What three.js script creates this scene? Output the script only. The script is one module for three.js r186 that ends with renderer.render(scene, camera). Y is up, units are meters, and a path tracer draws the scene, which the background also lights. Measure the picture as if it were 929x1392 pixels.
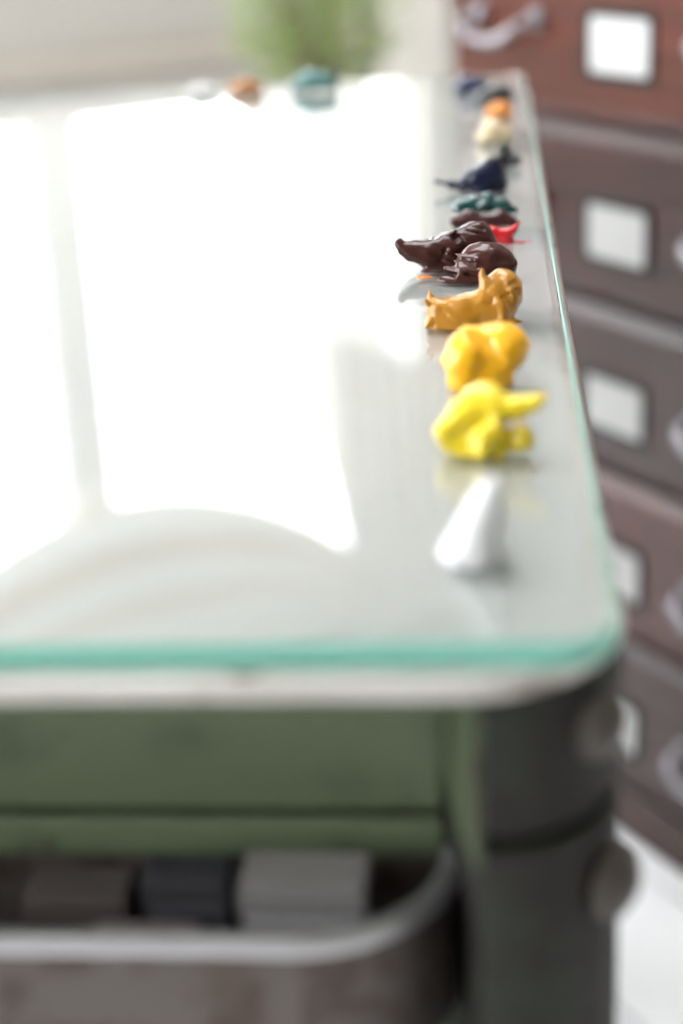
import * as THREE from 'three';
import { RoundedBoxGeometry } from 'three/addons/geometries/RoundedBoxGeometry.js';
import { mergeGeometries } from 'three/addons/utils/BufferGeometryUtils.js';

// ---------------------------------------------------------------- camera, sky, exposure
const scene = new THREE.Scene();
const CAM_Y = 0.857;
const camera = new THREE.PerspectiveCamera(2 * Math.atan(696 / 2250) * 180 / Math.PI, 929 / 1392, 0.02, 200);
{
  const m = new THREE.Matrix4().makeBasis(
    new THREE.Vector3(0.8566, -0.0464, 0.5139), new THREE.Vector3(0.2280, 0.9275, -0.2963), new THREE.Vector3(-0.4629, 0.3710, 0.8050));
  camera.quaternion.setFromRotationMatrix(m);
  camera.position.set(0, CAM_Y, 0);
}
camera.focus = 0.590;
camera.userData.fStop = 4.2;
scene.background = new THREE.Color(0.945, 0.975, 1.0);   // even overcast sky
scene.backgroundIntensity = 7.5;
const renderer = new THREE.WebGLRenderer();
renderer.toneMapping = THREE.LinearToneMapping;
renderer.toneMappingExposure = 1.55;
renderer.shadowMap.enabled = true;

// ---------------------------------------------------------------- helpers
let seed = 7;
const rnd = () => { seed = (seed + 0x6D2B79F5) | 0; let t = Math.imul(seed ^ (seed >>> 15), 1 | seed); t = (t + Math.imul(t ^ (t >>> 7), 61 | t)) ^ t; return ((t ^ (t >>> 14)) >>> 0) / 4294967296; };
const rr = (a, b) => a + (b - a) * rnd();
const V = (x, y, z) => new THREE.Vector3(x, y, z);
const used = {};
const numbered = (n) => { const k = used[n] = (used[n] ?? -1) + 1; return k ? `${n}_${String(k).padStart(3, '0')}` : n; };
function mesh(name, geo, mat, parent) {
  const m = new THREE.Mesh(geo, mat);
  m.castShadow = m.receiveShadow = true;
  m.name = parent ? name : numbered(name);
  (parent ?? scene).add(m);
  return m;
}
function tag(o, label, category, group) { o.userData.label = label; o.userData.category = category; if (group) o.userData.group = group; return o; }
function thing(name, label, category, pos = [0, 0, 0], turn = 0, group) {
  const g = new THREE.Group(); g.name = numbered(name); g.position.set(...pos); g.rotation.y = turn; scene.add(g);
  return tag(g, label, category, group);
}
function struct(name, geo, mat) { const m = mesh(name, geo, mat); m.userData.kind = 'structure'; return m; }
function box(x0, x1, y0, y1, z0, z1) { const g = new THREE.BoxGeometry(x1 - x0, y1 - y0, z1 - z0); g.translate((x0 + x1) / 2, (y0 + y1) / 2, (z0 + z1) / 2); return g; }
function rbox(x0, x1, y0, y1, z0, z1, r = 0.003, s = 2) { const g = new RoundedBoxGeometry(x1 - x0, y1 - y0, z1 - z0, s, r); g.translate((x0 + x1) / 2, (y0 + y1) / 2, (z0 + z1) / 2); return g; }
// box-projected uv in metres (times k); axis order can be swapped so that the grain runs along u
function boxUV(geo, k = 1, du = 0, dv = 0) {
  const g = geo.index ? geo.toNonIndexed() : geo, p = g.attributes.position, uv = new Float32Array(p.count * 2);
  const a = V(), b = V(), c = V(), n = V();
  for (let i = 0; i < p.count; i += 3) {
    a.fromBufferAttribute(p, i); b.fromBufferAttribute(p, i + 1); c.fromBufferAttribute(p, i + 2);
    n.copy(b).sub(a).cross(c.clone().sub(a)); const ax = Math.abs(n.x), ay = Math.abs(n.y), az = Math.abs(n.z);
    [a, b, c].forEach((q, j) => {
      const [s, t] = ax >= ay && ax >= az ? [q.z, q.y] : ay >= az ? [q.z, q.x] : [q.x, q.y];
      uv[(i + j) * 2] = s * k + du; uv[(i + j) * 2 + 1] = t * k + dv;
    });
  }
  g.setAttribute('uv', new THREE.BufferAttribute(uv, 2));
  return g;
}
function plain(g) { const o = g.index ? g.toNonIndexed() : g.clone(); for (const k of Object.keys(o.attributes)) if (!['position', 'normal', 'uv'].includes(k)) o.deleteAttribute(k); return o; }
const join = (gs) => mergeGeometries(gs.map(plain));

// value noise, tiling in a period
function hash(x, y, s) { let h = Math.imul(x, 374761393) ^ Math.imul(y, 668265263) ^ Math.imul(s, 982451653); h = Math.imul(h ^ (h >>> 13), 1274126177); return ((h ^ (h >>> 16)) >>> 0) / 4294967296; }
function vnoise(x, y, px, py, s) {
  const xi = Math.floor(x), yi = Math.floor(y), fx = x - xi, fy = y - yi, u = fx * fx * (3 - 2 * fx), v = fy * fy * (3 - 2 * fy);
  const m = (a, b) => ((a % b) + b) % b, h = (i, j) => hash(m(xi + i, px), m(yi + j, py), s);
  return (h(0, 0) * (1 - u) + h(1, 0) * u) * (1 - v) + (h(0, 1) * (1 - u) + h(1, 1) * u) * v;
}
function fbm(x, y, px, py, s, o = 4) { let a = 0, w = 0.5, t = 0; for (let i = 0; i < o; i++) { a += w * vnoise(x, y, px, py, s + i); t += w; w *= 0.5; x *= 2; y *= 2; px *= 2; py *= 2; } return a / t; }
function texture(w, h, fn, srgb = true) {
  const d = new Uint8Array(w * h * 4);
  for (let j = 0; j < h; j++) for (let i = 0; i < w; i++) { const c = fn(i / w, j / h); const k = (j * w + i) * 4; d[k] = c[0]; d[k + 1] = c[1]; d[k + 2] = c[2]; d[k + 3] = 255; }
  const t = new THREE.DataTexture(d, w, h); t.wrapS = t.wrapT = THREE.RepeatWrapping; t.magFilter = THREE.LinearFilter; t.minFilter = THREE.LinearMipmapLinearFilter; t.generateMipmaps = true;
  if (srgb) t.colorSpace = THREE.SRGBColorSpace; t.needsUpdate = true; return t;
}
const mix = (a, b, t) => a.map((x, i) => x + (b[i] - x) * t);
const sst = (a, b, x) => { const t = Math.min(1, Math.max(0, (x - a) / (b - a))); return t * t * (3 - 2 * t); };

// ---------------------------------------------------------------- materials
const std = (o) => new THREE.MeshStandardMaterial(o), phy = (o) => new THREE.MeshPhysicalMaterial(o);
const woodTex = texture(512, 512, (x, y) => {
  const warp = fbm(x * 2, y * 3, 2, 3, 11) * 0.35;
  const g = fbm(x * 3 + warp, y * 40 + warp * 8, 3, 40, 21, 4), f = fbm(x * 6, y * 120, 6, 120, 31, 2), b = fbm(x * 2, y * 4, 2, 4, 41, 3);
  return mix(mix([96, 66, 57], [168, 118, 98], g * 0.75 + b * 0.25), [64, 44, 40], sst(0.62, 0.8, f) * 0.5);
});
const woodBump = texture(256, 256, (x, y) => { const v = 255 * fbm(x * 4, y * 90, 4, 90, 51, 3); return [v, v, v]; }, false);
const wood = (hex) => phy({ color: hex, map: woodTex, bumpMap: woodBump, bumpScale: 0.0003, roughness: 0.32 });
const M = {
  wall: std({ color: 0xb2aea7, roughness: 0.9 }),
  ceil: std({ color: 0xf1efea, roughness: 0.95 }),
  trim: std({ color: 0xe0dcd5, roughness: 0.55 }),
  rail: std({ color: 0xb5aca2, roughness: 0.6 }),
  floor: [0xf5f5f7, 0xf2f2f5, 0xf7f7f8].map((c) => std({ color: c, roughness: 0.45 })),
  under: std({ color: 0x8d8c8c, roughness: 0.9 }),
  sash: std({ color: 0xeceae5, roughness: 0.5 }),
  pane: phy({ color: 0xffffff, transmission: 1, thickness: 0, roughness: 0, ior: 1.45 }),
  carcass: wood(0x9a8078),
  steel: std({ color: 0x8d898e, metalness: 1, roughness: 0.34 }),
  darkMetal: std({ color: 0x2b2928, metalness: 0.6, roughness: 0.45 }),
  card: std({ color: 0xc2c1c0, roughness: 0.8 }),
  glass: phy({ color: 0xffffff, transmission: 1, thickness: 0.006, roughness: 0, ior: 1.5, attenuationColor: new THREE.Color(0.62, 0.9, 0.84), attenuationDistance: 0.2 }),
  edge: phy({ color: 0xa0e8d8, roughness: 0.45, transmission: 0.45, thickness: 0, ior: 1.5 }),
  board: std({ color: 0xcbccc9, roughness: 0.7 }),
  leaf: phy({ color: 0x93b46a, roughness: 0.6, transmission: 0.35, thickness: 0, vertexColors: true }),
  stem: std({ color: 0x7a6a4a, roughness: 0.8 }),
  pot: std({ color: 0xb9ad9c, roughness: 0.8 }),
  soil: std({ color: 0x3b2f28, roughness: 1 }),
  stool: std({ color: 0xcfc4b4, roughness: 0.6 }),
  rod: std({ color: 0x3a342f, metalness: 0.7, roughness: 0.4 }),
};
const greenTex = texture(1024, 1024, (x, y) => {
  const a = fbm(x * 9, y * 9, 9, 9, 61, 5), b = fbm(x * 22, y * 22, 22, 22, 71, 4), c = fbm(x * 4, y * 4, 4, 4, 81, 3), d = fbm(x * 60, y * 60, 60, 60, 91, 2);
  let col = mix([102, 116, 89], [120, 134, 104], c); col = mix(col, [86, 96, 76], sst(0.5, 0.75, b) * 0.6);
  const chip = sst(0.60, 0.66, a * 0.75 + b * 0.25); col = mix(col, mix([62, 52, 46], [84, 78, 70], d), chip);
  return col;
});
M.green = std({ color: 0xffffff, map: greenTex, roughness: 0.5 });
M.jamb = std({ color: 0xbdbbb4, map: greenTex, roughness: 0.5, metalness: 0.2 });
const postTex = texture(512, 512, (x, y) => {
  const a = fbm(x * 7, y * 7, 7, 7, 161, 5), b = fbm(x * 20, y * 20, 20, 20, 171, 4);
  let col = mix([30, 32, 26], [42, 48, 37], a); return mix(col, [27, 23, 20], sst(0.48, 0.6, a * 0.5 + b * 0.5));
});
M.post = std({ map: postTex, roughness: 0.68 });
const rustTex = texture(512, 512, (x, y) => {
  const a = fbm(x * 8, y * 8, 8, 8, 261, 5), b = fbm(x * 40, y * 40, 40, 40, 271, 3);
  return mix(mix([104, 97, 93], [88, 75, 68], sst(0.35, 0.65, a)), [70, 56, 50], sst(0.5, 0.7, b) * 0.5);
});
M.rust = std({ map: rustTex, metalness: 0.55, roughness: 0.5 });
const lipTex = texture(512, 512, (x, y) => {
  const a = fbm(x * 10, y * 10, 10, 10, 361, 5), b = fbm(x * 46, y * 46, 46, 46, 371, 3);
  return mix(mix([236, 231, 228], [205, 198, 193], a), [120, 104, 96], sst(0.62, 0.74, a * 0.4 + b * 0.6) * 0.7);
});
M.lip = std({ map: lipTex, roughness: 0.36, metalness: 0.85 });
M.rim = std({ color: 0xc9c8cc, metalness: 0.85, roughness: 0.38 });
M.bolt = std({ color: 0x5b5550, metalness: 0.5, roughness: 0.55 });
const weave = texture(256, 256, (x, y) => { const v = 232 + 14 * Math.sin(x * 6.2832 * 64) * Math.sin(y * 6.2832 * 64) + 8 * (fbm(x * 12, y * 12, 12, 12, 401) - 0.5); return [v, v * 0.99, v * 0.97]; });
M.sheer = phy({ color: 0xfbfbfa, map: weave, roughness: 1, transmission: 0.3, thickness: 0, side: THREE.DoubleSide });
const stripeTex = texture(256, 64, (x, y) => { const s = Math.abs(((x * 6) % 1) - 0.5); const c = mix([236, 234, 230], [206, 184, 156], sst(0.36, 0.42, s)); return c; });
M.swag = phy({ color: 0xffffff, map: stripeTex, roughness: 1, transmission: 0.1, thickness: 0, side: THREE.DoubleSide });

// ---------------------------------------------------------------- the room
const RX0 = -2.3, RX1 = 2.33, RZ0 = -3.2, RZ1 = 4.2, RH = 2.72, TH = 0.16;
struct('ground', box(-40, 40, -0.5, -0.35, -40, 40), std({ color: 0xa3a19d, roughness: 1 }));
const floor = struct('floor', box(RX0 - TH, RX1 + TH, -0.12, -0.012, RZ0 - TH, RZ1 + TH), M.under);
{ // white painted boards running along z; a joint falls where the photograph shows one
  const w = 0.135; let i = 0;
  for (let x = 0.705 - 23 * w; x < RX1; x += w, i++) {
    const x0 = Math.max(x + 0.0018, RX0), x1 = Math.min(x + w - 0.0018, RX1); if (x1 - x0 < 0.01) continue;
    mesh('plank', rbox(x0, x1, -0.0125, 0, RZ0, RZ1, 0.003, 1), M.floor[i % 3], floor);
  }
}
const SK = [-0.35, 1.05, -1.95, -0.55]; // roof light over the table: x0, x1, z0, z1
struct('ceiling', join([box(RX0 - TH, SK[0], RH, RH + 0.15, RZ0 - TH, RZ1 + TH), box(SK[1], RX1 + TH, RH, RH + 0.15, RZ0 - TH, RZ1 + TH), box(SK[0], SK[1], RH, RH + 0.15, RZ0 - TH, SK[2]), box(SK[0], SK[1], RH, RH + 0.15, SK[3], RZ1 + TH)]), M.ceil);
function wallWith(name, axis, a0, a1, f0, f1, holes) { // holes [[a0,a1,y0,y1]] sorted along a
  const gs = [], add = (p, q, y0, y1) => gs.push(axis === 'x' ? box(p, q, y0, y1, f0, f1) : box(f0, f1, y0, y1, p, q));
  let at = a0;
  for (const [h0, h1, y0, y1] of holes) { add(at, h0, 0, RH); add(h0, h1, 0, y0); add(h0, h1, y1, RH); at = h1; }
  add(at, a1, 0, RH);
  return struct(name, join(gs), M.wall);
}
const WB = [0.35, 2.085, 1.03, 2.26], WB2 = [-1.75, -0.2, 1.03, 2.26], WL = [-2.95, -0.2, 0.6, 2.4];
wallWith('wall_back', 'x', RX0 - TH, RX1 + TH, RZ0 - TH, RZ0, [WB2, WB]);
wallWith('wall_left', 'z', RZ0, RZ1, RX0 - TH, RX0, [WL]);
struct('wall_right', box(RX1, RX1 + TH, 0, RH, RZ0, RZ1), M.wall);
struct('wall_front', box(RX0 - TH, RX1 + TH, 0, RH, RZ1, RZ1 + TH), M.wall);
function windowUnit(name, axis, [a0, a1, y0, y1], f, inward) { // two casements and a mullion
  const root = new THREE.Group(); root.name = name; root.userData.kind = 'structure'; scene.add(root);
  const B = (p, q, b, t, d0, d1) => { const lo = Math.min(d0, d1), hi = Math.max(d0, d1); return axis === 'x' ? box(p, q, b, t, f + lo, f + hi) : box(f + lo, f + hi, b, t, p, q); };
  const c = (a0 + a1) / 2, fr = 0.018, o = -inward;
  mesh('window_frame', join([B(a0, a0 + fr, y0, y1, 0.02 * o, 0.13 * o), B(a1 - fr, a1, y0, y1, 0.02 * o, 0.13 * o), B(a0, a1, y0 - 0.001, y0 + fr, 0.02 * o, 0.13 * o), B(a0, a1, y1 - fr, y1, 0.02 * o, 0.13 * o)]), M.sash, root);
  mesh('mullion', B(c - 0.056, c + 0.056, y0, y1, 0.005 * o, 0.1 * o), M.sash, root);
  mesh('sill', B(a0 - 0.06, a1 + 0.06, y0 - 0.035, y0, 0.02 * o, -0.05 * o), M.trim, root);
  for (const [p, q] of [[a0 + fr, c - 0.056], [c + 0.056, a1 - fr]]) mesh('pane', B(p, q, y0 + fr, y1 - fr, 0.075 * o, 0.079 * o), M.pane, root);
  const k = 0.07;
  mesh('casing', join([B(a0 - k, a0, y0 - 0.03, y1 + k, 0, -0.018 * o), B(a1, a1 + k, y0 - 0.03, y1 + k, 0, -0.018 * o), B(a0, a1, y1, y1 + k, 0, -0.018 * o)]), M.trim, root);
}
{ // roof light: frame, glazing bar and two panes
  const root = new THREE.Group(); root.name = 'window_4'; root.userData.kind = 'structure'; scene.add(root);
  const [x0, x1, z0, z1] = SK, c = (x0 + x1) / 2, f = 0.03, y0 = RH + 0.08, y1 = RH + 0.15;
  mesh('window_frame', join([box(x0, x0 + f, y0, y1, z0, z1), box(x1 - f, x1, y0, y1, z0, z1), box(x0 + f, x1 - f, y0, y1, z0, z0 + f), box(x0 + f, x1 - f, y0, y1, z1 - f, z1)]), M.sash, root);
  mesh('glazing_bar', box(c - 0.02, c + 0.02, y0, y1, z0 + f, z1 - f), M.sash, root);
  for (const [p, q] of [[x0 + f, c - 0.02], [c + 0.02, x1 - f]]) mesh('pane', box(p, q, RH + 0.11, RH + 0.114, z0 + f, z1 - f), M.pane, root);
}
windowUnit('window_1', 'x', WB, RZ0, 1);
windowUnit('window_2', 'x', WB2, RZ0, 1);
windowUnit('window_3', 'z', WL, RX0, 1);
struct('trim_1', rbox(RX0, 1.995, 0.462, 0.503, RZ0, RZ0 + 0.028, 0.006), M.rail);
struct('trim_2', rbox(2.005, 2.165, 0, 0.98, RZ0, RZ0 + 0.03, 0.004), M.trim);
struct('baseboard_back', box(RX0, 2.0, 0, 0.14, RZ0, RZ0 + 0.018), M.trim);
struct('baseboard_right', box(RX1 - 0.018, RX1, 0, 0.14, RZ0, RZ1), M.trim);

// ---------------------------------------------------------------- window dressing, mirrored in the glass top
function sheet(nu, nv, fn) { // fn(s,t) -> [x,y,z]; uv = s,t scaled by the third/fourth return
  const g = new THREE.BufferGeometry(), pos = [], uv = [], idx = [];
  for (let j = 0; j <= nv; j++) for (let i = 0; i <= nu; i++) { const q = fn(i / nu, j / nv); pos.push(q[0], q[1], q[2]); uv.push(q[3] ?? i / nu, q[4] ?? j / nv); }
  for (let j = 0; j < nv; j++) for (let i = 0; i < nu; i++) { const a = j * (nu + 1) + i, b = a + 1, c = a + nu + 1, d = c + 1; idx.push(a, b, d, a, d, c); }
  g.setAttribute('position', new THREE.Float32BufferAttribute(pos, 3)); g.setAttribute('uv', new THREE.Float32BufferAttribute(uv, 2)); g.setIndex(idx); g.computeVertexNormals(); return g;
}
const swagZ = RZ0 + 0.135;
function swagGeo(x0, x1, top, drop) {
  return sheet(60, 40, (s, t) => {
    const x = x0 + (x1 - x0) * s, arc = 4 * s * (1 - s), len = 0.05 + drop * (0.12 + 0.88 * Math.pow(arc, 0.9));
    const fold = Math.sin(t * 6.2832 * 4.5 + arc * 1.2) * 0.03 * (0.35 + arc);
    return [x, top - len * t, swagZ + fold + 0.03 * Math.sin(Math.PI * t) * arc, t * 0.62 + 0.04, s * 2];
  });
}
function curtainGeo(x0t, x1t, x0b, x1b, y0, y1, waves, z = RZ0 + 0.07, slant = 0) {
  return sheet(96, 24, (s, t) => {
    const a = x0b + (x0t - x0b) * t, b = x1b + (x1t - x1b) * t;
    return [a + (b - a) * s, y0 + slant * (s - 0.5) * (1 - t) + (y1 - y0) * t, z + 0.018 * Math.sin(s * 6.2832 * waves + t) , s * 1.2, t * 3];
  });
}
tag(mesh('swag_valance', swagGeo(0.6, 1.86, 2.24, 0.36), M.swag), 'pale striped swag valance draped across the top of the window', 'valance');
tag(mesh('valance_tail', curtainGeo(1.73, 2.03, 1.69, 2.01, 1.58, 2.24, 3.5, RZ0 + 0.228, 0.16), M.swag), 'short pleated valance tail hanging at the window corner near the cabinet', 'valance');
tag(mesh('valance_tail', curtainGeo(0.41, 0.71, 0.43, 0.75, 1.58, 2.24, 3.5, RZ0 + 0.228, -0.16), M.swag), 'short pleated valance tail hanging at the window end away from the cabinet', 'valance');
tag(mesh('sheer_curtain', curtainGeo(1.845, 2.0, 1.6, 1.94, 0.98, 2.22, 5, RZ0 + 0.045), M.sheer), 'sheer white curtain drifting in over the glass below the swag tail', 'curtain');
{
  const r = thing('curtain_rod', 'thin dark curtain rod above the double window', 'curtain rod', [1.2175, 2.252, RZ0]);
  const g = new THREE.CylinderGeometry(0.009, 0.009, 1.94, 16); g.rotateZ(Math.PI / 2); g.translate(0, 0, 0.062); mesh('rod', g, M.rod, r);
  for (const s of [-1, 1]) {
    const k = new THREE.SphereGeometry(0.02, 20, 14); k.translate(s * 0.985, 0, 0.062); mesh('finial', k, M.rod, r);
    mesh('bracket', join([box(s * 0.95 - 0.006, s * 0.95 + 0.006, -0.012, 0.012, 0.018, 0.062), box(s * 0.95 - 0.014, s * 0.95 + 0.014, -0.03, 0.03, 0, 0.022)]), M.rod, r);
  }
}

// ---------------------------------------------------------------- drawer cabinet
{
  const FX = 0.86, Z0 = -1.255, Z1 = -0.80, D = 0.42, zc = (Z0 + Z1) / 2;
  const cab = thing('drawer_cabinet', 'dark reddish-brown wooden drawer cabinet with white card labels', 'cabinet', [FX + D / 2, 0, zc]);
  const at = (g) => { g.translate(-(FX + D / 2), 0, -zc); return g; };
  const fx = FX + 0.022;
  mesh('side_panel', at(boxUV(rbox(fx, FX + D, 0.05, 0.955, Z0, Z0 + 0.018, 0.003), 2)), M.carcass, cab);
  mesh('side_panel', at(boxUV(rbox(fx, FX + D, 0.05, 0.955, Z1 - 0.018, Z1, 0.003), 2)), M.carcass, cab);
  mesh('back_panel', at(boxUV(box(FX + D - 0.01, FX + D - 0.001, 0.05, 0.95, Z0 + 0.018, Z1 - 0.018), 2)), M.carcass, cab);
  mesh('plinth', at(boxUV(rbox(FX + 0.004, FX + D - 0.005, 0, 0.05, Z0 + 0.002, Z1 - 0.002, 0.004), 2)), wood(0x705b5d), cab);
  mesh('top_board', at(boxUV(rbox(FX - 0.012, FX + D + 0.004, 0.955, 0.98, Z0 - 0.012, Z1 + 0.012, 0.006), 2)), M.carcass, cab);
  const gaps = [0.952, 0.795, 0.6425, 0.4948, 0.3492, 0.2012, 0.052];
  const tint = [0x9e7565, 0xaa7964, 0x786063, 0x6a5250, 0x976658, 0x705b5d];
  for (let i = 0; i < 6; i++) { // rails between the drawers
    mesh('rail', at(boxUV(box(fx, fx + 0.02, gaps[i + 1] - 0.005, gaps[i + 1] + 0.005, Z0 + 0.018, Z1 - 0.018), 2)), M.carcass, cab);
  }
  const rr2 = (w, h, r) => { const s = new THREE.Shape(); s.moveTo(-w / 2 + r, -h / 2); s.lineTo(w / 2 - r, -h / 2); s.absarc(w / 2 - r, -h / 2 + r, r, -Math.PI / 2, 0); s.lineTo(w / 2, h / 2 - r); s.absarc(w / 2 - r, h / 2 - r, r, 0, Math.PI / 2); s.lineTo(-w / 2 + r, h / 2); s.absarc(-w / 2 + r, h / 2 - r, r, Math.PI / 2, Math.PI); s.lineTo(-w / 2, -h / 2 + r); s.absarc(-w / 2 + r, -h / 2 + r, r, Math.PI, Math.PI * 1.5); return s; };
  const ring = rr2(0.083, 0.055, 0.008); ring.holes.push(rr2(0.0725, 0.0445, 0.005));
  const frameGeo = new THREE.ExtrudeGeometry(ring, { depth: 0.0016, bevelEnabled: true, bevelThickness: 0.0008, bevelSize: 0.0006, bevelSegments: 2, curveSegments: 8 });
  frameGeo.rotateY(-Math.PI / 2);
  const cardGeo = new THREE.ExtrudeGeometry(rr2(0.0735, 0.0455, 0.005), { depth: 0.0006, bevelEnabled: false, curveSegments: 8 }); cardGeo.rotateY(-Math.PI / 2);
  const pullGeo = (() => {
    const pts = [V(0, 0.002, -0.04), V(-0.014, 0.001, -0.041), V(-0.024, -0.005, -0.036), V(-0.027, -0.014, -0.018), V(-0.027, -0.016, 0), V(-0.027, -0.014, 0.018), V(-0.024, -0.005, 0.036), V(-0.014, 0.001, 0.041), V(0, 0.002, 0.04)];
    const tube = new THREE.TubeGeometry(new THREE.CatmullRomCurve3(pts), 48, 0.0046, 12); const gs = [tube];
    for (const s of [-1, 1]) {
      const prof = [[0, 0], [0.0095, 0], [0.0098, 0.003], [0.0085, 0.006], [0.0055, 0.009], [0, 0.0105]].map(([a, b]) => new THREE.Vector2(a, b));
      const l = new THREE.LatheGeometry(prof, 20); l.rotateZ(Math.PI / 2); l.translate(0, 0.002, s * 0.04); gs.push(l);
    }
    return join(gs);
  })();
  for (let i = 0; i < 6; i++) {
    const y1 = gaps[i] - 0.0024, y0 = gaps[i + 1] + 0.0024, yc = gaps[i + 1] + 0.0635;
    const ch = new THREE.Shape([[fx - 0.0005, y0], [FX + 0.007, y0], [FX, y0 + 0.0115], [FX, y1 - 0.0115], [FX + 0.007, y1], [fx - 0.0005, y1]].map(([a, b]) => new THREE.Vector2(a, b)));
    const eg = new THREE.ExtrudeGeometry(ch, { depth: Z1 - Z0 - 0.01, bevelEnabled: true, bevelThickness: 0.001, bevelSize: 0.001, bevelOffset: -0.001, bevelSegments: 2 }); eg.translate(0, 0, Z0 + 0.005);
    const g = boxUV(eg, 2.2, i * 0.37, i * 0.21);
    const d = mesh('drawer', at(g), wood(tint[i]), cab);
    const put = (name, geo, mat, z) => { const m = mesh(name, geo, mat, d); m.position.set(FX - (FX + D / 2), yc, z - zc); return m; };
    put('label_frame', frameGeo, M.darkMetal, -1.0275);
    put('label_card', cardGeo, M.card, -1.0275).position.x -= 0.0006;
    put('pull', pullGeo, M.steel, -1.17).position.y += 0.013;
    put('pull', pullGeo, M.steel, -0.885).position.y += 0.013;
  }
}

// ---------------------------------------------------------------- plant beyond the table
{
  const px = 1.405, pz = -2.45;
  const st = thing('plant_stool', 'pale round wooden stool under the potted plant', 'stool', [px, 0, pz]);
  const seat = new THREE.LatheGeometry([[0, 0.29], [0.15, 0.29], [0.156, 0.296], [0.156, 0.31], [0.15, 0.316], [0, 0.316]].map(([a, b]) => new THREE.Vector2(a, b)), 40); mesh('seat', seat, M.stool, st);
  for (let k = 0; k < 4; k++) { const a = k * Math.PI / 2 + 0.6, g = new THREE.TubeGeometry(new THREE.LineCurve3(V(0.1 * Math.cos(a), 0.29, 0.1 * Math.sin(a)), V(0.14 * Math.cos(a), 0, 0.14 * Math.sin(a))), 1, 0.014, 10); mesh('leg', g, M.stool, st); }
  const p = thing('potted_plant', 'bushy green small-leaved plant in a clay pot', 'plant', [px, 0.316, pz]);
  mesh('pot', new THREE.LatheGeometry([[0, 0], [0.07, 0], [0.092, 0.11], [0.1, 0.11], [0.1, 0.14], [0.09, 0.14], [0.086, 0.115], [0, 0.115]].map(([a, b]) => new THREE.Vector2(a, b)), 36), M.pot, p);
  const so = new THREE.CircleGeometry(0.087, 28); so.rotateX(-Math.PI / 2); so.translate(0, 0.122, 0); mesh('soil', so, M.soil, p);
  const leafBase = (() => { const g = new THREE.BufferGeometry(); g.setAttribute('position', new THREE.Float32BufferAttribute([0, 0, 0, -0.35, 0.06, 0.4, 0, 0.02, 0.45, 0.35, 0.06, 0.4, 0, -0.08, 1], 3)); g.setIndex([0, 2, 1, 0, 3, 2, 1, 2, 4, 2, 3, 4]); g.computeVertexNormals(); return g; })();
  const gs = [], stems = [];
  for (let s = 0; s < 34; s++) {
    const a = rr(0, 6.283), R = rr(0.02, 0.135), top = rr(0.2, 0.52), b0 = V(rr(-0.05, 0.05), 0.12, rr(-0.05, 0.05)), tip = V(R * Math.cos(a), top, R * Math.sin(a));
    const mid = b0.clone().lerp(tip, 0.5).add(V(0, 0.03, 0)), cv = new THREE.QuadraticBezierCurve3(b0, mid, tip);
    stems.push(new THREE.TubeGeometry(cv, 6, 0.0018, 5));
    for (let k = 0; k < 90; k++) {
      const a2 = rr(0, 6.283), c2 = rr(-1, 1), r2 = Math.cbrt(rnd()), h2 = Math.sqrt(1 - c2 * c2), q = V(0.152 * r2 * h2 * Math.cos(a2), 0.33 + 0.2 * r2 * c2, 0.152 * r2 * h2 * Math.sin(a2)), g = leafBase.clone(), sz = rr(0.012, 0.024);
      g.scale(sz, sz, sz); g.rotateX(rr(-0.9, 0.5)); g.rotateY(rr(0, 6.283)); g.translate(q.x + rr(-0.016, 0.016), q.y + rr(-0.012, 0.012), q.z + rr(-0.016, 0.016));
      const v = rr(0.75, 1.25), y = rr(0, 0.35), c = new Float32Array(15); for (let i = 0; i < 5; i++) { c[i * 3] = v * (1 + y); c[i * 3 + 1] = v; c[i * 3 + 2] = v * (1 - y * 0.6); }
      g.setAttribute('color', new THREE.BufferAttribute(c, 3)); gs.push(g);
    }
  }
  const f = mesh('foliage', mergeGeometries(gs), M.leaf, p); f.userData.kind = 'stuff';
  mesh('stem', join(stems), M.stem, p);
}

// ---------------------------------------------------------------- the green steel table; u = right, w = away, measured from the spot under the camera
const TURN = -35.5 * Math.PI / 180, CU = Math.cos(-TURN), SU = Math.sin(-TURN);
const onTable = (u, y, w) => [u * CU + w * SU, y, u * SU - w * CU];
const UR = 0.0255, UL = -0.595, WF = 0.301, WK = 1.186, GT = 0.707, UC = (UR + UL) / 2, WC = (WF + WK) / 2;
const GB = GT - 0.0056;
function roundedSlab(u0, u1, w0, w1, r, y0, y1, bev, seg = 3, cs = 12) { // local x = u-UC, z = -(w-WC)
  const x0 = u0 - UC + bev, x1 = u1 - UC - bev, z0 = w0 - WC + bev, z1 = w1 - WC - bev; r = Math.max(r - bev, 0.0005);
  const s = new THREE.Shape(); s.moveTo(x0 + r, z0); s.lineTo(x1 - r, z0); s.absarc(x1 - r, z0 + r, r, -Math.PI / 2, 0); s.lineTo(x1, z1 - r); s.absarc(x1 - r, z1 - r, r, 0, Math.PI / 2); s.lineTo(x0 + r, z1); s.absarc(x0 + r, z1 - r, r, Math.PI / 2, Math.PI); s.lineTo(x0, z0 + r); s.absarc(x0 + r, z0 + r, r, Math.PI, Math.PI * 1.5);
  const g = new THREE.ExtrudeGeometry(s, { depth: y1 - y0 - 2 * bev, bevelEnabled: bev > 0, bevelThickness: bev, bevelSize: bev, bevelSegments: seg, curveSegments: cs });
  g.rotateX(-Math.PI / 2); g.translate(0, y0 + bev, 0); return g;
}
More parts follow.
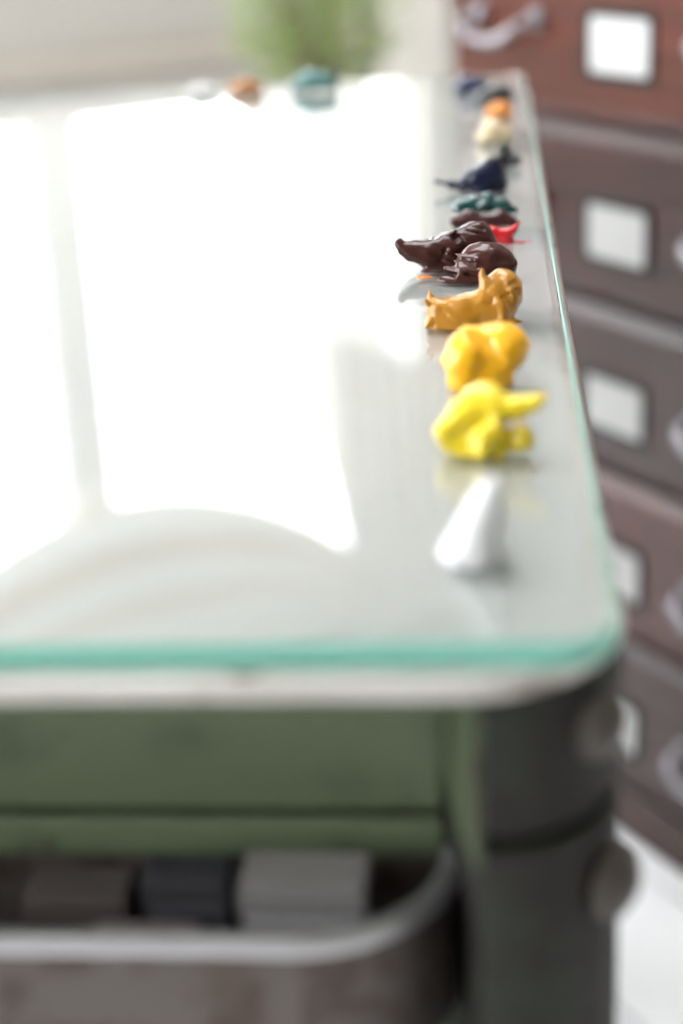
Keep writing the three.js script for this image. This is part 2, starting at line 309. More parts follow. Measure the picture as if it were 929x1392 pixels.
function outlinePts(u0, u1, w0, w1, r, n = 12) { // closed outline, anticlockwise in (u, w)
  const p = [], arc = (cu, cw, a) => { for (let k = 0; k <= n; k++) { const t = a + k / n * Math.PI / 2; p.push([cu + r * Math.cos(t) - UC, cw + r * Math.sin(t) - WC]); } };
  arc(u1 - r, w0 + r, -Math.PI / 2); arc(u1 - r, w1 - r, 0); arc(u0 + r, w1 - r, Math.PI / 2); arc(u0 + r, w0 + r, Math.PI); return p;
}
function sweep(rings, skip = -1) { // rings: [outline points, height] round a closed profile
  const n = rings[0][0].length, m = rings.length, pos = [], idx = [];
  for (const [pts, y] of rings) for (const [a, b] of pts) pos.push(a, y, -b);
  for (let j = 0; j < m; j++) for (let i = 0; i < n; i++) { if (i === skip) continue; const a = j * n + i, b = j * n + (i + 1) % n, c = ((j + 1) % m) * n + i, d = ((j + 1) % m) * n + (i + 1) % n; idx.push(a, b, d, a, d, c); }
  const g = new THREE.BufferGeometry(); g.setAttribute('position', new THREE.Float32BufferAttribute(pos, 3)); g.setIndex(idx); g.computeVertexNormals(); return g;
}
const tableAt = onTable(UC, 0, WC);
const table = thing('metal_table', 'green chipped-paint metal work table with rounded corner posts', 'table', tableAt, TURN);
mesh('top_plate', boxUV(roundedSlab(UL - 0.003, UR + 0.003, WF - 0.0035, WK + 0.003, 0.036, GB - 0.0064, GB - 0.0012, 0.0022, 4), 3), M.lip, table);
const TB = GB - 0.0065; // underside of the top plate
{
  // corner posts, upper casting and lower leg
  const shapeOf = (su, sw) => { // signs: which corner
    const U = su > 0 ? UR + 0.003 : UL - 0.003, W = sw > 0 ? WK : WF, R = 0.031, s = new THREE.Shape();
    const P = (a, b) => [U - su * a - UC, W - sw * b - WC]; // a inward from the side, b inward from front or back
    const pts = []; for (let k = 0; k <= 12; k++) { const t = k / 12 * Math.PI / 2; pts.push(P(R - R * Math.sin(t), R - R * Math.cos(t) + 0.0012)); }
    pts.push(P(0, 0.064), P(0.0415, 0.064), P(0.0415, 0.048));
    pts.forEach(([x, z], i) => i ? s.lineTo(x, z) : s.moveTo(x, z)); return s;
  };
  for (const [su, sw] of [[1, -1], [-1, -1], [1, 1], [-1, 1]]) {
    const sh = shapeOf(su, sw), ex = (y0, y1, b) => { const g = new THREE.ExtrudeGeometry(sh, { depth: y1 - y0 - 2 * b, bevelEnabled: true, bevelThickness: b, bevelSize: b, bevelOffset: -b, bevelSegments: 2 }); g.rotateX(-Math.PI / 2); g.translate(0, y0 + b, 0); return boxUV(g, 4); };
    mesh('corner_post', ex(0.6605, TB, 0.0016), M.post, table);
    mesh('leg', ex(0, 0.6565, 0.0016), M.post, table);
    mesh('spacer', (() => { const g = new THREE.ExtrudeGeometry(sh, { depth: 0.0042, bevelEnabled: true, bevelThickness: 0.0001, bevelSize: 0.0001, bevelOffset: -0.004, bevelSegments: 1 }); g.rotateX(-Math.PI / 2); g.translate(0, 0.6564, 0); return g; })(), M.darkMetal, table);
  }
  // recessed green panels front and back, plain sides
  const inU0 = UL + 0.0375 - UC, inU1 = UR - 0.0375 - UC;
  const zf = -(WF + 0.046 - WC), zk = -(WK - 0.046 - WC);
  mesh('upper_panel', boxUV(rbox(inU0 + 0.0005, inU1 - 0.0005, 0.6405, TB, zf - 0.008, zf + 0.0025, 0.0018), 2.2), M.green, table);
  mesh('lower_panel', boxUV(rbox(inU0 + 0.0005, inU1 - 0.0005, 0.30, 0.6365, zf - 0.008, zf, 0.0018), 2.2, 0.3), M.green, table);
  mesh('back_panel', boxUV(rbox(inU0 + 0.0005, inU1 - 0.0005, 0.30, TB, zk, zk + 0.008, 0.0018), 2.2), M.green, table);
  for (const s of [UL + 0.004, UR - 0.004]) mesh('side_panel', boxUV(rbox(s - UC - 0.003, s - UC + 0.003, 0.30, TB, -(WK - 0.0645 - WC), -(WF + 0.0645 - WC), 0.0015), 2.2), M.green, table);
  mesh('shelf', boxUV(rbox(inU0 - 0.02, inU1 + 0.02, 0.286, 0.3, -(WK - 0.06 - WC), -(WF + 0.05 - WC), 0.003), 2.2), M.green, table);
  // worn splayed jambs between the front posts and the panel
  for (const su of [1, -1]) {
    const U = su > 0 ? UR + 0.003 : UL - 0.003, g = rbox(-0.0012, 0.0012, 0.652, TB - 0.0005, -0.0235, 0.0235, 0.001);
    g.rotateY(su * Math.atan2(0.0100, 0.0455)); g.translate(U - su * 0.0372 - UC, 0, -(WF + 0.0245 - WC)); mesh('jamb', boxUV(g, 3), M.jamb, table);
  }
  // domed bolts on the near right post
  const dome = new THREE.LatheGeometry([[0, 0], [0.0068, 0], [0.0068, 0.0012], [0.0056, 0.0034], [0.003, 0.0048], [0, 0.0053]].map(([a, b]) => new THREE.Vector2(a, b)), 22);
  const c = [UR + 0.003 - 0.031, WF + 0.0322];
  for (const [ang, y, k] of [[52, 0.6815, 1.15], [62, 0.6395, 1.4], [62, 0.46, 1.4], [62, 0.2, 1.4]]) {
    const a = ang * Math.PI / 180, b = mesh('bolt', dome, M.bolt, table), R = 0.0307; // ang measured from the front towards the right side
    b.scale.setScalar(k);
    b.position.set(c[0] + R * Math.sin(a) - UC, y, -(c[1] - R * Math.cos(a) - WC));
    b.quaternion.setFromUnitVectors(V(0, 1, 0), V(Math.sin(a), 0, Math.cos(a)));
  }
}
{
  const b = mesh('backing_board', roundedSlab(UL + 0.002, UR - 0.0035, WF + 0.0025, WK - 0.002, 0.011, GB - 0.0011, GB - 0.0002, 0), M.board);
  b.position.set(...tableAt); b.rotation.y = TURN; tag(b, 'thin white board lying under the glass on the metal table', 'board');
  const g = mesh('glass_top', roundedSlab(UL + 0.0011, UR - 0.0011, WF + 0.0011, WK - 0.0011, 0.0114, GB, GT, 0, 2, 16), M.glass);
  const E = (o) => outlinePts(UL + o, UR - o, WF + o, WK - o, 0.0125 - o);
  mesh('ground_edge', sweep([[0.001, GB], [0.0005, GB], [0, GB + 0.0006], [0, GT - 0.0006], [0.0005, GT], [0.001, GT]].map(([o, y]) => [E(o), y])), M.edge, g);
  g.position.set(...tableAt); g.rotation.y = TURN; tag(g, 'thick glass table top with aqua-green polished edge', 'glass top');
}

// ---------------------------------------------------------------- steel bin under the front edge and what is in it
{
  const bin = thing('steel_bin', 'long worn steel bin with rounded ends and a bright rim under the glass top', 'bin', onTable(-0.28, 0.594, 0.324), TURN);
  const path = (o) => { // open-backed outline with round front ends, o = inset
    const p = [], u0 = -0.552 + o, u1 = -0.0075 - o, w0 = 0.3015 + o, w1 = 0.3435 - o * 0.5, r = 0.0385 - o, X = (u) => u + 0.28, Z = (w) => w - 0.324;
    for (let k = 0; k <= 16; k++) { const t = -Math.PI / 2 + k / 16 * Math.PI / 2; p.push([X(u1 - r + r * Math.cos(t)), Z(w0 + r + r * Math.sin(t))]); }
    p.push([X(u1), Z(w1)], [X(u0), Z(w1)]);
    for (let k = 0; k <= 16; k++) { const t = Math.PI + k / 16 * Math.PI / 2; p.push([X(u0 + r + r * Math.cos(t)), Z(w0 + r + r * Math.sin(t))]); }
    return p;
  };
  mesh('wall', boxUV(sweep([[path(0.003), 0.0015], [path(0.0018), 0.0015], [path(0.0018), 0.035], [path(0.003), 0.035]]), 4), M.rust, bin);
  const bs = new THREE.Shape(path(0.0018).map(([a, b]) => new THREE.Vector2(a, b))), bg = new THREE.ExtrudeGeometry(bs, { depth: 0.0015, bevelEnabled: false }); bg.rotateX(-Math.PI / 2);
  mesh('bottom', boxUV(bg, 4), M.rust, bin);
  mesh('rim', sweep([[0.0056, 0.0348], [0.0012, 0.0345], [0.0002, 0.0355], [0, 0.037], [0.0003, 0.0384], [0.0014, 0.0394], [0.003, 0.0396], [0.0046, 0.0392], [0.0056, 0.038]].map(([o, y]) => [path(o), y]), 17), M.rim, bin);
  const top = 0.594 + 0.0016, G = (u, w, y = top) => onTable(u, y, w);
  const sheets = thing('paper_stack', 'stack of grey paper sheets with a ragged end standing in the bin', 'paper', G(-0.0455, 0.3300), TURN - 0.02);
  const greys = [0x8f8a8a, 0x9a9696, 0x7f7b7c, 0xa39f9f].map((c) => std({ color: c, roughness: 0.85 }));
  const pale = std({ color: 0xb9b6b8, roughness: 0.8 });
  for (let k = 0; k < 18; k++) { const j = rr(-0.0008, 0.0008), e = rr(0, 0.0014); const s = mesh('sheet', box(-0.0145 + j, 0.0135 + e, k * 0.0021, k * 0.0021 + (k > 14 ? 0.0021 : 0.0018), -0.0075, 0.0075 + j), k > 14 ? greys[0] : k === 13 ? pale : greys[k % 4], sheets); s.name = 'sheet'; }
  const dark = std({ color: 0x35343a, roughness: 0.6 }), ink = std({ color: 0x121113, roughness: 0.7 }), greyBox = std({ color: 0x83797a, roughness: 0.75 }), brownBox = std({ color: 0x4e4644, roughness: 0.8 });
  const bundle = thing('pastel_bundle', 'bundle of dark grey drawing sticks beside the paper stack in the bin', 'art sticks', G(-0.0738, 0.3325), TURN);
  for (let k = 0; k < 6; k++) mesh('stick', rbox(-0.0105, 0.0105, k * 0.0061, k * 0.0061 + 0.006, -0.006, 0.006, 0.0012, 2), k % 2 ? dark : std({ color: 0x424046, roughness: 0.6 }), bundle);
  const put = (name, geo, mat, u, w, label, cat) => { const m = mesh(name, geo, mat); m.position.set(...G(u, w)); m.rotation.y = TURN; return tag(m, label, cat); };
  put('charcoal_block', rbox(-0.0085, 0.0085, 0, 0.0262, -0.0035, 0.0035, 0.0012), ink, -0.0595, 0.3175, 'black charcoal block in front of the paper stack in the bin', 'charcoal');
  put('eraser_block', rbox(-0.0125, 0.0125, 0, 0.0285, -0.004, 0.004, 0.0016), greyBox, -0.0825, 0.3190, 'light grey eraser block in front of the dark sticks in the bin', 'eraser');
  put('pencil_box', rbox(-0.0125, 0.0125, 0, 0.0325, -0.0075, 0.0075, 0.0012), brownBox, -0.1005, 0.3320, 'small brown box beside the dark sticks in the bin', 'box');
  put('pastel_block', rbox(-0.012, 0.012, 0, 0.027, -0.005, 0.005, 0.0015), dark, -0.1115, 0.3160, 'dark grey pastel block in front of the brown box in the bin', 'pastel');
}

// ---------------------------------------------------------------- oil paint: smooth-joined solids, meshed with surface nets. x = right, y = up, z = towards the viewer, in mm
function noise3(x, y, z) { // smooth value noise, -1..1
  const xi = Math.floor(x), yi = Math.floor(y), zi = Math.floor(z), s = (t) => t * t * (3 - 2 * t), fx = s(x - xi), fy = s(y - yi), fz = s(z - zi);
  const h = (i, j, k) => hash(xi + i + (zi + k) * 57, yi + j, 5); const l = (a, b, t) => a + (b - a) * t;
  return 2 * l(l(l(h(0, 0, 0), h(1, 0, 0), fx), l(h(0, 1, 0), h(1, 1, 0), fx), fy), l(l(h(0, 0, 1), h(1, 0, 1), fx), l(h(0, 1, 1), h(1, 1, 1), fx), fy), fz) - 1;
}
const smin = (a, b, k) => { const h = Math.max(k - Math.abs(a - b), 0) / k; return Math.min(a, b) - h * h * k * 0.25; };
const smax = (a, b, k) => -smin(-a, -b, k);
function prim(p, x, y, z) {
  if (p.t === 'c') {
    const [ax, ay, az, ra] = p.a, [bx, by, bz, rb] = p.b, dx = bx - ax, dy = by - ay, dz = bz - az, l = dx * dx + dy * dy + dz * dz || 1e-9;
    const t = Math.min(1, Math.max(0, ((x - ax) * dx + (y - ay) * dy + (z - az) * dz) / l));
    return Math.hypot(x - ax - dx * t, y - ay - dy * t, z - az - dz * t) - (ra + (rb - ra) * t);
  }
  let X = x - p.c[0], Y = y - p.c[1], Z = z - p.c[2];
  if (p.ry) { const c = Math.cos(p.ry), s = Math.sin(p.ry), q = X * c - Z * s; Z = X * s + Z * c; X = q; }
  if (p.rz) { const c = Math.cos(p.rz), s = Math.sin(p.rz), q = X * c + Y * s; Y = -X * s + Y * c; X = q; }
  const [a, b, c] = p.r, k0 = Math.hypot(X / a, Y / b, Z / c), k1 = Math.hypot(X / a / a, Y / b / b, Z / c / c);
  return k1 < 1e-9 ? -Math.min(a, b, c) : k0 * (k0 - 1) / k1;
}
const chain = (k, ...pts) => pts.slice(1).map((b, i) => ({ t: 'c', a: pts[i], b, k }));
const ell = (k, c, r, ry = 0, rz = 0) => ({ t: 'e', c, r, k, ry, rz });
const cut = (k, ps) => (Array.isArray(ps) ? ps : [ps]).map((p) => ({ ...p, k, cut: true }));
const groove = (k, a, b) => ({ t: 'c', a, b, k, cut: true });
function sculpt(prims, { cell = 0.5, lump = 0.35, freq = 0.28, ridge = 0, rdir = [1, 0, 0], rfreq = 2, ox = 0 } = {}) {
  const lo = [1e9, 0, 1e9], hi = [-1e9, -1e9, -1e9];
  for (const p of prims) { if (p.cut) continue; const qs = p.t === 'c' ? [p.a, p.b].map((q) => [[q[0], q[1], q[2]], [q[3], q[3], q[3]]]) : [[p.c, (p.ry || p.rz) ? [Math.max(...p.r), Math.max(...p.r), Math.max(...p.r)] : p.r]]; for (const [c, r] of qs) for (let i = 0; i < 3; i++) { lo[i] = Math.min(lo[i], c[i] - r[i] - 1.4); hi[i] = Math.max(hi[i], c[i] + r[i] + 1.4); } }
  lo[1] = -cell * 1.5;
  const f = (x, y, z) => {
    const wx = x + 0.5 * noise3(x * 0.35 + ox, y * 0.35, z * 0.35), wy = y + 0.35 * noise3(x * 0.3, y * 0.3 + 9 + ox, z * 0.3), wz = z;
    let d = 1e3; for (const p of prims) { const v = prim(p, wx, wy, wz); d = p.cut ? smax(d, -v, p.k) : d > 900 ? v : smin(d, v, p.k); }
    if (d < 2.5) {
      d += lump * noise3(x * freq + ox, y * freq, z * freq) + lump * 0.35 * noise3(x * freq * 2.7, y * freq * 2.7 + ox, z * freq * 2.7);
      if (ridge) { const s = (x * rdir[0] + y * rdir[1] + z * rdir[2]) * rfreq + 1.8 * noise3(x * 0.22, y * 0.22 + ox, z * 0.22); d += ridge * Math.pow(Math.abs(Math.sin(s)), 3) * Math.max(0, noise3(x * 0.16 + 3, y * 0.16, z * 0.16 + ox) + 0.35); }
    }
    return Math.max(d, -y);
  };
  const n = [0, 1, 2].map((i) => Math.ceil((hi[i] - lo[i]) / cell) + 2), [nx, ny, nz] = n;
  const F = new Float32Array(nx * ny * nz), id = (i, j, k) => (k * ny + j) * nx + i;
  for (let k = 0; k < nz; k++) for (let j = 0; j < ny; j++) for (let i = 0; i < nx; i++) F[id(i, j, k)] = f(lo[0] + i * cell, lo[1] + j * cell, lo[2] + k * cell);
  const vi = new Int32Array(nx * ny * nz).fill(-1), pos = [], idx = [];
  const E = []; for (let a = 0; a < 8; a++) for (let b = 0; b < 3; b++) if (!(a >> b & 1)) E.push([a, a | 1 << b]);
  for (let k = 0; k < nz - 1; k++) for (let j = 0; j < ny - 1; j++) for (let i = 0; i < nx - 1; i++) {
    const v = []; let m = 0; for (let a = 0; a < 8; a++) { const q = F[id(i + (a & 1), j + (a >> 1 & 1), k + (a >> 2 & 1))]; v.push(q); if (q < 0) m |= 1 << a; }
    if (m === 0 || m === 255) continue;
    let sx = 0, sy = 0, sz = 0, c = 0;
    for (const [a, b] of E) if ((v[a] < 0) !== (v[b] < 0)) { const t = v[a] / (v[a] - v[b]); sx += (a & 1) + t * ((b & 1) - (a & 1)); sy += (a >> 1 & 1) + t * ((b >> 1 & 1) - (a >> 1 & 1)); sz += (a >> 2 & 1) + t * ((b >> 2 & 1) - (a >> 2 & 1)); c++; }
    vi[id(i, j, k)] = pos.length / 3; pos.push(lo[0] + (i + sx / c) * cell, Math.max(0, lo[1] + (j + sy / c) * cell), lo[2] + (k + sz / c) * cell);
  }
  const quad = (a, b, c, d, flip) => { if (a < 0 || b < 0 || c < 0 || d < 0) return; flip ? idx.push(a, c, b, a, d, c) : idx.push(a, b, c, a, c, d); };
  for (let k = 1; k < nz - 1; k++) for (let j = 1; j < ny - 1; j++) for (let i = 1; i < nx - 1; i++) {
    const s = F[id(i, j, k)] < 0;
    if (s !== F[id(i + 1, j, k)] < 0) quad(vi[id(i, j - 1, k - 1)], vi[id(i, j, k - 1)], vi[id(i, j, k)], vi[id(i, j - 1, k)], !s);
    if (s !== F[id(i, j + 1, k)] < 0) quad(vi[id(i - 1, j, k - 1)], vi[id(i - 1, j, k)], vi[id(i, j, k)], vi[id(i, j, k - 1)], !s);
    if (s !== F[id(i, j, k + 1)] < 0) quad(vi[id(i - 1, j - 1, k)], vi[id(i, j - 1, k)], vi[id(i, j, k)], vi[id(i - 1, j, k)], !s);
  }
  const g = new THREE.BufferGeometry(); g.setAttribute('position', new THREE.Float32BufferAttribute(pos.map((v) => v / 1000), 3)); g.setIndex(idx); g.computeVertexNormals();
  return g;
}
const paint = (hex, o = {}) => phy({ color: hex, roughness: 0.34, specularIntensity: 0.8, clearcoat: 0.45, clearcoatRoughness: 0.1, ...o });
function dab(u, w, prims, opt, mat, label) {
  const m = mesh('paint_dab', sculpt(prims, opt), mat); m.position.set(...onTable(u, GT - 0.00008, w)); m.rotation.y = TURN;
  return tag(m, label, 'paint dab', 'oil paint dabs on the glass');
}
// white
dab(-0.0025, 0.3407, [ell(3, [-1, 0, -4], [8.2, 5, 6.5]), ...chain(4, [-1.5, 2, -4, 6.2], [0.2, 8, -4, 4.7], [2, 15, -4, 2.6], [2.4, 17.5, -4, 1.8])], { cell: 0.7 }, paint(0xe0e0e0), 'white cone-shaped paint dab next to the rounded glass corner');
// lemon yellow
dab(-0.0016, 0.4130, [ell(3, [-2, 2, -3], [9, 4.5, 6]), ...chain(3, [2.5, 12, -3, 3], [0.5, 6.5, 1.5, 2.6], [-0.8, 1.6, 4.2, 1.3]), ...chain(3.5, [1, 12.5, -4.5, 3.6], [-5, 9.5, -3.5, 4], [-10.5, 6, -1.5, 3]), ...chain(2, [2, 11, -2, 2.4], [4, 5.5, 2, 1.8], [4.6, 1, 3, 1.4]), ell(4, [-0.5, 13.5, -6], [4.6, 4.4, 4]), ell(2.5, [9, 4, -1], [4, 3.8, 3.6]), ...chain(2.4, [3, 12.5, -3, 3], [8, 12.4, -2, 2.8], [13, 13.8, -1, 1.9], [17.4, 16.4, -0.5, 0.35]), groove(2, [-9, 6.2, 3, 1.4], [1, 10.5, 1.5, 0.9]), groove(2, [6.6, 9.5, 1.5, 1.6], [6.2, 2.5, 4, 1.6])], { cell: 0.6, lump: 0.3 }, paint(0xeed220), 'lemon yellow paint dab with a horn curling out over the glass edge');
// golden yellow
dab(-0.0004, 0.4704, [ell(3, [-2, 1.5, -4], [9.5, 4, 7]), ell(3, [5, 11, -6], [7.2, 6.6, 6.4]), ell(2.4, [-5.6, 9.6, -4], [7, 7.4, 6], 0, 0.25), ...chain(3, [-7, 3, -1, 5.4], [-6, 9, -2, 5.6]), ...chain(3, [1, 4, -3, 5.5], [3, 9, -4, 5.5]), ...chain(3, [-5, 12.6, -7, 4.4], [6, 12.6, -8, 4.6]), groove(1.8, [-5.5, 18, -3, 1.8], [-0.5, 14.4, 0.2, 1.8]), groove(1.8, [-0.5, 14.4, 0.2, 1.7], [3.2, 8.5, 2.2, 1]), ...chain(2, [-9.5, 7, 0, 3], [-11.6, 8.6, -1, 2])], { cell: 0.5, lump: 0.22, ox: 50 }, paint(0xffbd14), 'golden yellow paint dab folded over itself, beside the lemon yellow dab');
// ochre
dab(-0.0063, 0.5368, [
  ell(2.5, [-3, 0.5, -4], [12.5, 3.4, 6.5]), ...chain(4, [-10, 5.4, -4.5, 4.7], [-3, 5.6, -4.5, 5.4], [6, 6.2, -4.5, 6.2]), ell(3, [10.8, 11.2, -6.5], [7, 7.2, 6.6]), ...chain(3, [9, 5, -4, 6], [10.5, 9, -5, 6.2]),
  ...chain(1.4, [4.1, 19.6, -3.6, 0.3], [4.6, 17.4, -3.5, 0.8], [5.6, 14.8, -2.8, 1.5], [8.2, 12, -1.4, 1.7], [10.6, 8.6, 0.2, 1.9], [11, 4, 1.4, 1.8]), ...chain(2, [5.2, 14, -3.6, 2], [4, 9, -2, 3.2]),
  groove(1.2, [6.6, 18.2, -3.4, 1.5], [11, 14, 0, 1.6]), groove(1.2, [11, 14, 0, 1.5], [13.2, 8.6, 1.4, 1.1]), ...cut(2.2, ell(2, [-6, 12.4, -5.6], [6.6, 3.7, 3.6], 0.1)), ...cut(1.5, ell(1, [0.4, 12.8, -4.8], [3, 2.3, 2.6])),
  ...chain(1, [-14, 8, -2.4, 1.1], [-15.2, 10, -2.2, 0.35]), ...chain(0.9, [-12.4, 6.5, -4.6, 2], [-13.2, 10, -5.2, 1], [-13.5, 12.2, -5.4, 0.35]), ...chain(1.2, [-13.4, 2.2, -1, 1.5], [-14.8, 0.8, 0, 0.5]), groove(0.8, [-15, 5.4, 0.5, 0.5], [-6, 3.2, 2.4, 0.3]), groove(0.7, [5.6, 11, 1.6, 0.5], [6, 9.6, 1.9, 0.5]), groove(0.7, [7.4, 10.6, 1.4, 0.55], [7.2, 9.2, 1.8, 0.5]), ...chain(1, [13, 2, -1, 1.6], [17.4, 1.6, -1, 0.3]),
  groove(0.9, [10, 12, 0.9, 0.3], [15, 15, -2.4, 0.3]), groove(0.9, [10.4, 10.4, 1, 0.3], [16.4, 12.6, -2.2, 0.3]),
], { cell: 0.42, lump: 0.22, ridge: 0.35, rdir: [0.25, 0.9, 0.3], rfreq: 0.9 }, paint(0xb87e20), 'mustard ochre paint dab with a sharp upright peak beside a round lobe');
// dark brown, front mound
dab(-0.0068, 0.6011, [
  ell(3, [6, 4.6, -5.5], [11.4, 8.6, 7.6], 0, -0.06), ell(2, [-3.5, 0.4, -0.5], [9.5, 2.4, 4.6]), ...chain(1.2, [-10.8, 1, 0.6, 0.9], [-4, 1.8, 2.2, 1.1], [4, 1.4, 3, 1]), ...chain(1.4, [-8.8, 4.4, -1.6, 1.2], [-3, 4.6, 1.4, 1.6], [3, 4.2, 2.6, 1.2]),
  ...chain(0.9, [-5.6, 9.8, -3.2, 0.3], [-3, 8.6, -1.8, 0.9], [2.6, 8, 1, 0.9]), ...chain(0.9, [-6.6, 7.6, -2.6, 0.3], [-3.4, 6.9, -0.6, 0.9], [2, 6.2, 1.8, 0.8]), ...chain(0.9, [-7.4, 6, -2, 0.3], [-4, 5.6, 0.2, 0.8], [0, 5, 2, 0.7]),
  ...cut(1.4, ell(1.4, [12.4, 8.6, 2.2], [3.9, 3.6, 3.4])), groove(0.7, [-4, 7.8, 0.2, 0.4], [1.6, 7, 2, 0.2]), groove(0.7, [-6, 3.1, 1.6, 0.6], [4, 2.9, 3.6, 0.5]), groove(0.8, [-3.6, 9.6, -1, 0.35], [3, 11, -0.2, 0.3]),
], { cell: 0.45, lump: 0.25, ridge: 0.3, rdir: [0.2, 1, 0.2], rfreq: 1.1, ox: 4 }, paint(0x46211d, { roughness: 0.28, specularIntensity: 0.45, clearcoat: 0.4 }), 'dark brown domed paint dab right behind the ochre dab, ragged on one side');
// dark brown, rear dab with a horn
dab(-0.0138, 0.6178, [
  ...chain(3, [-9, 6.4, -3, 4.9], [-1, 7.2, -5, 5.8], [8, 9.6, -9, 6.6]), ell(3, [10, 8, -8.5], [7, 8.6, 6.6]), ell(2.5, [5, 1.5, -6], [10, 3.5, 6]), ...chain(2, [-6, 2, -3, 4], [0, 3, -4, 5]),
  ...chain(2.4, [-9, 6.2, -3, 4.7], [-15, 7.4, -2.6, 3.5], [-18.8, 9, -2.2, 2], [-20.4, 10.8, -2, 0.9], [-19.8, 12.2, -2, 0.4]), ...chain(0.6, [-19.9, 12.1, -2, 0.4], [-19.2, 12, -2, 0.35]),
  ...cut(0.9, ell(1, [1.8, 12.4, -0.8], [1.4, 1.7, 1.8])), ...chain(0.8, [-2.4, 12.2, -3, 0.9], [-0.4, 13.4, -2.6, 0.6], [1.4, 14.6, -3.2, 0.6]), ...chain(0.8, [-12, 9.8, -4.5, 0.8], [-9.6, 11, -5, 0.5], [-7, 11.4, -5.4, 0.6]), ell(1.4, [-7, 0.3, 0.5], [5.4, 1.3, 2.6]),
  groove(1, [-2, 9, 1.4, 0.7], [-4, 4, 1.8, 0.6]), groove(1, [3, 12.6, -2.6, 0.5], [6, 8, -2, 0.4]), groove(0.8, [6, 16.4, -5, 0.4], [12, 14.6, -4.6, 0.4]), groove(0.8, [5, 15, -4, 0.35], [12, 12.6, -3, 0.35]),
], { cell: 0.45, lump: 0.22, ridge: 0.25, rdir: [0.4, 0.9, 0.1], rfreq: 1.2, ox: 8 }, paint(0x3f1d1a, { roughness: 0.28, specularIntensity: 0.45, clearcoat: 0.4 }), 'dark brown paint dab with a long horn pointing inward over the glass');
// red
dab(0.0061, 0.6602, [...chain(1.6, [-9, 6, -4, 2], [-4, 4.6, -2.5, 2.4], [0.6, 4, -1.4, 2], [3.8, 5.8, -1, 1], [7, 9.2, -1, 0.3]), ...chain(1.6, [-3, 3.4, -2, 2.2], [1, 1.8, -1, 2], [2.8, 0.5, 0, 1.1]), ell(2, [-5, 0.3, -4], [4.5, 2, 3])], { cell: 0.55, lump: 0.25, ox: 2 }, paint(0xc2171f), 'bright red paint dab with a pointed tip behind the dark brown dabs');
// maroon
dab(-0.0018, 0.6915, [...chain(2, [-12, 2.4, -3, 2.6], [-6, 3.4, -3, 3.2], [1, 2.8, -3, 3], [7, 3.2, -3, 3.2], [11, 2.2, -2, 2.2], [14, 1, -2, 1]), groove(1, [-1, 6.6, -1, 0.6], [0.5, 3, 0.6, 0.5])], { cell: 0.6, lump: 0.3, ox: 12 }, paint(0x3a1315), 'low maroon paint ridge between the red and teal dabs');
// teal
dab(-0.0018, 0.7167, [...chain(2, [-11, 3, -3, 3], [-5, 3.8, -4, 3.4], [1, 4.6, -4, 3.6], [7, 3.4, -3, 3.2], [13, 1.6, -2, 1.4]), ell(1.6, [-8, 5, -3], [2.4, 2.2, 2.4]), ell(1.6, [-3, 6, -4], [2.4, 2.4, 2.4]), ell(1.6, [2.4, 7, -4], [2.6, 2.4, 2.4]), ell(1.6, [7.4, 5.2, -3], [2.2, 2, 2]), ell(1.4, [0, 4, -0.6], [2, 2, 1.6])], { cell: 0.6, lump: 0.5, freq: 0.4, ox: 15 }, paint(0x0a413f, { roughness: 0.14, clearcoat: 1 }), 'lumpy dark teal paint dab with many bright glints');
// navy
dab(-0.0028, 0.7675, [...chain(3, [-8, 3.6, -4, 3.4], [-1, 6, -5, 5.4], [5, 9, -6, 5.4]), ell(3, [5, 6, -5], [6.6, 9, 6]), ell(2.5, [2, 1, -4], [9, 3, 6]), ...chain(2, [-8, 3.4, -4, 3], [-14, 3.3, -4, 1.8], [-18, 4.1, -4, 0.8], [-20.5, 4.9, -4, 0.5]), ell(0.8, [-21, 5, -4], [1.3, 1.3, 1.2])], { cell: 0.6, lump: 0.5, ox: 18 }, paint(0x10142c, { roughness: 0.25, specularIntensity: 0.4, clearcoat: 0.3 }), 'navy blue paint dab with a thin tail ending in a bead');
// beyond
dab(0.0095, 0.8269, [...chain(2, [-4, 3, -3, 3], [1, 4, -4, 3.8], [4.6, 3.4, -1, 2.6]), ell(2, [-1.6, 8, -5], [3, 4, 3])], { cell: 0.75, ox: 21 }, paint(0x0c1411, { roughness: 0.22, specularIntensity: 0.4 }), 'small blackish green paint dab beside the navy dab');
dab(0.0040, 0.8968, [...chain(3, [-6, 4, -4, 4], [0, 6, -4, 5.5], [6, 5, -3, 4.4]), ell(2, [-2, 10, -5], [5, 3.4, 4]), groove(1.4, [-6, 7.4, -1, 1], [6, 8.2, 0.6, 1])], { cell: 0.8, lump: 0.5, ox: 24 }, paint(0xcdb891, { roughness: 0.2, clearcoat: 0.9 }), 'pale beige paint dab beyond the blackish green dab');
dab(0.0070, 0.9909, [...chain(2.5, [-5, 3, -3, 3.2], [2, 4.6, -3, 4.4], [5.6, 3, -2, 3])], { cell: 0.9, lump: 0.5, ox: 27 }, paint(0xe08a2e), 'small orange paint dab beyond the beige dab');
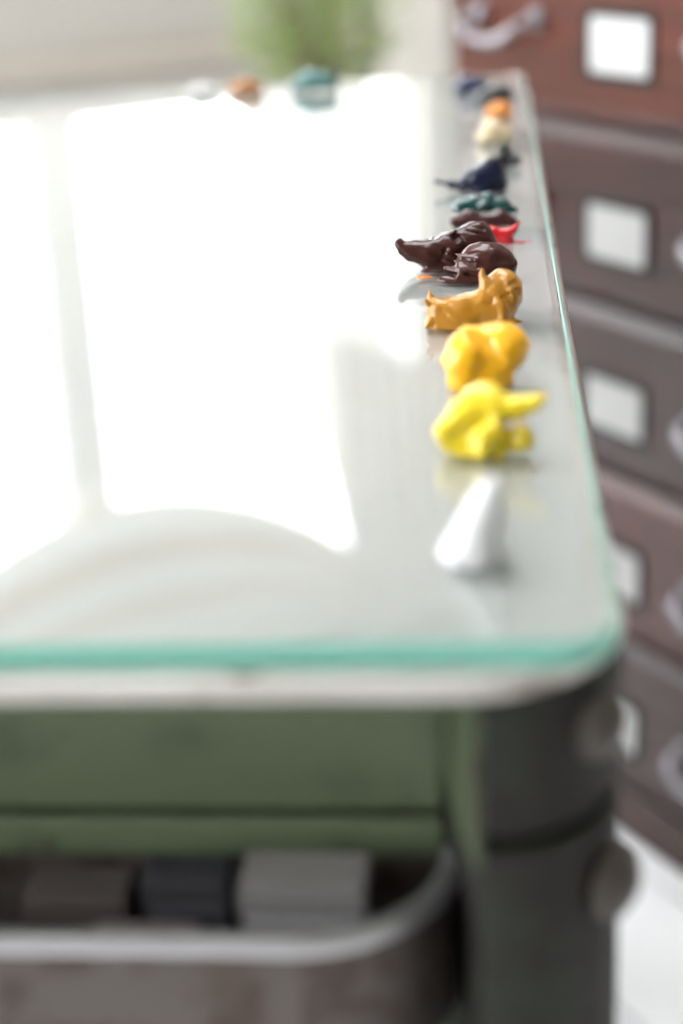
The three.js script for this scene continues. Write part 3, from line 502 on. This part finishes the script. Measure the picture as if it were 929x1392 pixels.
dab(0.0060, 1.0455, [...chain(2.5, [-9, 4, -3, 4], [-1, 6, -4, 5.4], [7, 5, -3, 4.4]), ell(2, [5, 9, -4], [4, 3.4, 3.4])], { cell: 0.9, lump: 0.6, ox: 30 }, paint(0x1c1a18, { roughness: 0.18, clearcoat: 1 }), 'charcoal grey paint dab near the far glass corner');
dab(-0.0100, 1.0950, [...chain(2.5, [-8, 4, -3, 4], [0, 5.6, -4, 5.2], [8, 5, -3, 4.2]), ell(2, [-3, 8.4, -4], [4, 3.4, 3.4])], { cell: 0.9, lump: 0.6, ox: 33 }, paint(0x2b3550, { roughness: 0.18, clearcoat: 1 }), 'slate blue paint dab beside the charcoal grey one at the far corner');
dab(-0.1147, 1.1244, [...chain(3, [-12, 5, -4, 4.6], [-2, 8, -5, 6.6], [8, 7, -4, 5.6], [15, 4, -3, 3])], { cell: 1, lump: 0.8, ox: 36 }, paint(0x4a7473), 'blue-green paint dab on the far edge of the glass before the plant');
dab(-0.1606, 1.1292, [...chain(3, [-10, 4, -3, 3.6], [0, 5.4, -3, 4.6], [8, 4.4, -3, 3.8])], { cell: 1, lump: 0.7, ox: 39 }, paint(0xa86a2c), 'tan brown paint dab on the far edge beside the blue-green one');
dab(-0.1897, 1.1302, [...chain(3, [-10, 3, -3, 3], [-2, 4.6, -3, 3.8], [7, 4, -3, 3.2])], { cell: 1, lump: 0.7, ox: 42 }, paint(0xd2d0cc), 'pale grey paint dab on the far edge beside the tan brown one');
function smear(u, w, prims, mat, label) { const m = mesh('paint_smear', sculpt(prims, { cell: 0.35, lump: 0.12, freq: 0.9 }), mat); m.position.set(...onTable(u, GT - 0.00008, w)); m.rotation.y = TURN; return tag(m, label, 'paint smear'); }
smear(-0.0240, 0.6080, [ell(1, [0, 0, 0], [3.4, 0.9, 2.4])], paint(0xd9762a), 'orange paint speck under the horn of the dark brown dab');
smear(0.0130, 0.6640, [...chain(0.5, [-3, 0.1, 0, 0.6], [1, 0.1, 0.6, 0.45], [5, 0.1, 0.2, 0.2]), ...chain(0.5, [-3, 0.1, 3.6, 0.5], [2, 0.1, 3, 0.3])], paint(0xd0404a), 'thin red paint streak on the glass beside the red dab');

renderer.render(scene, camera);
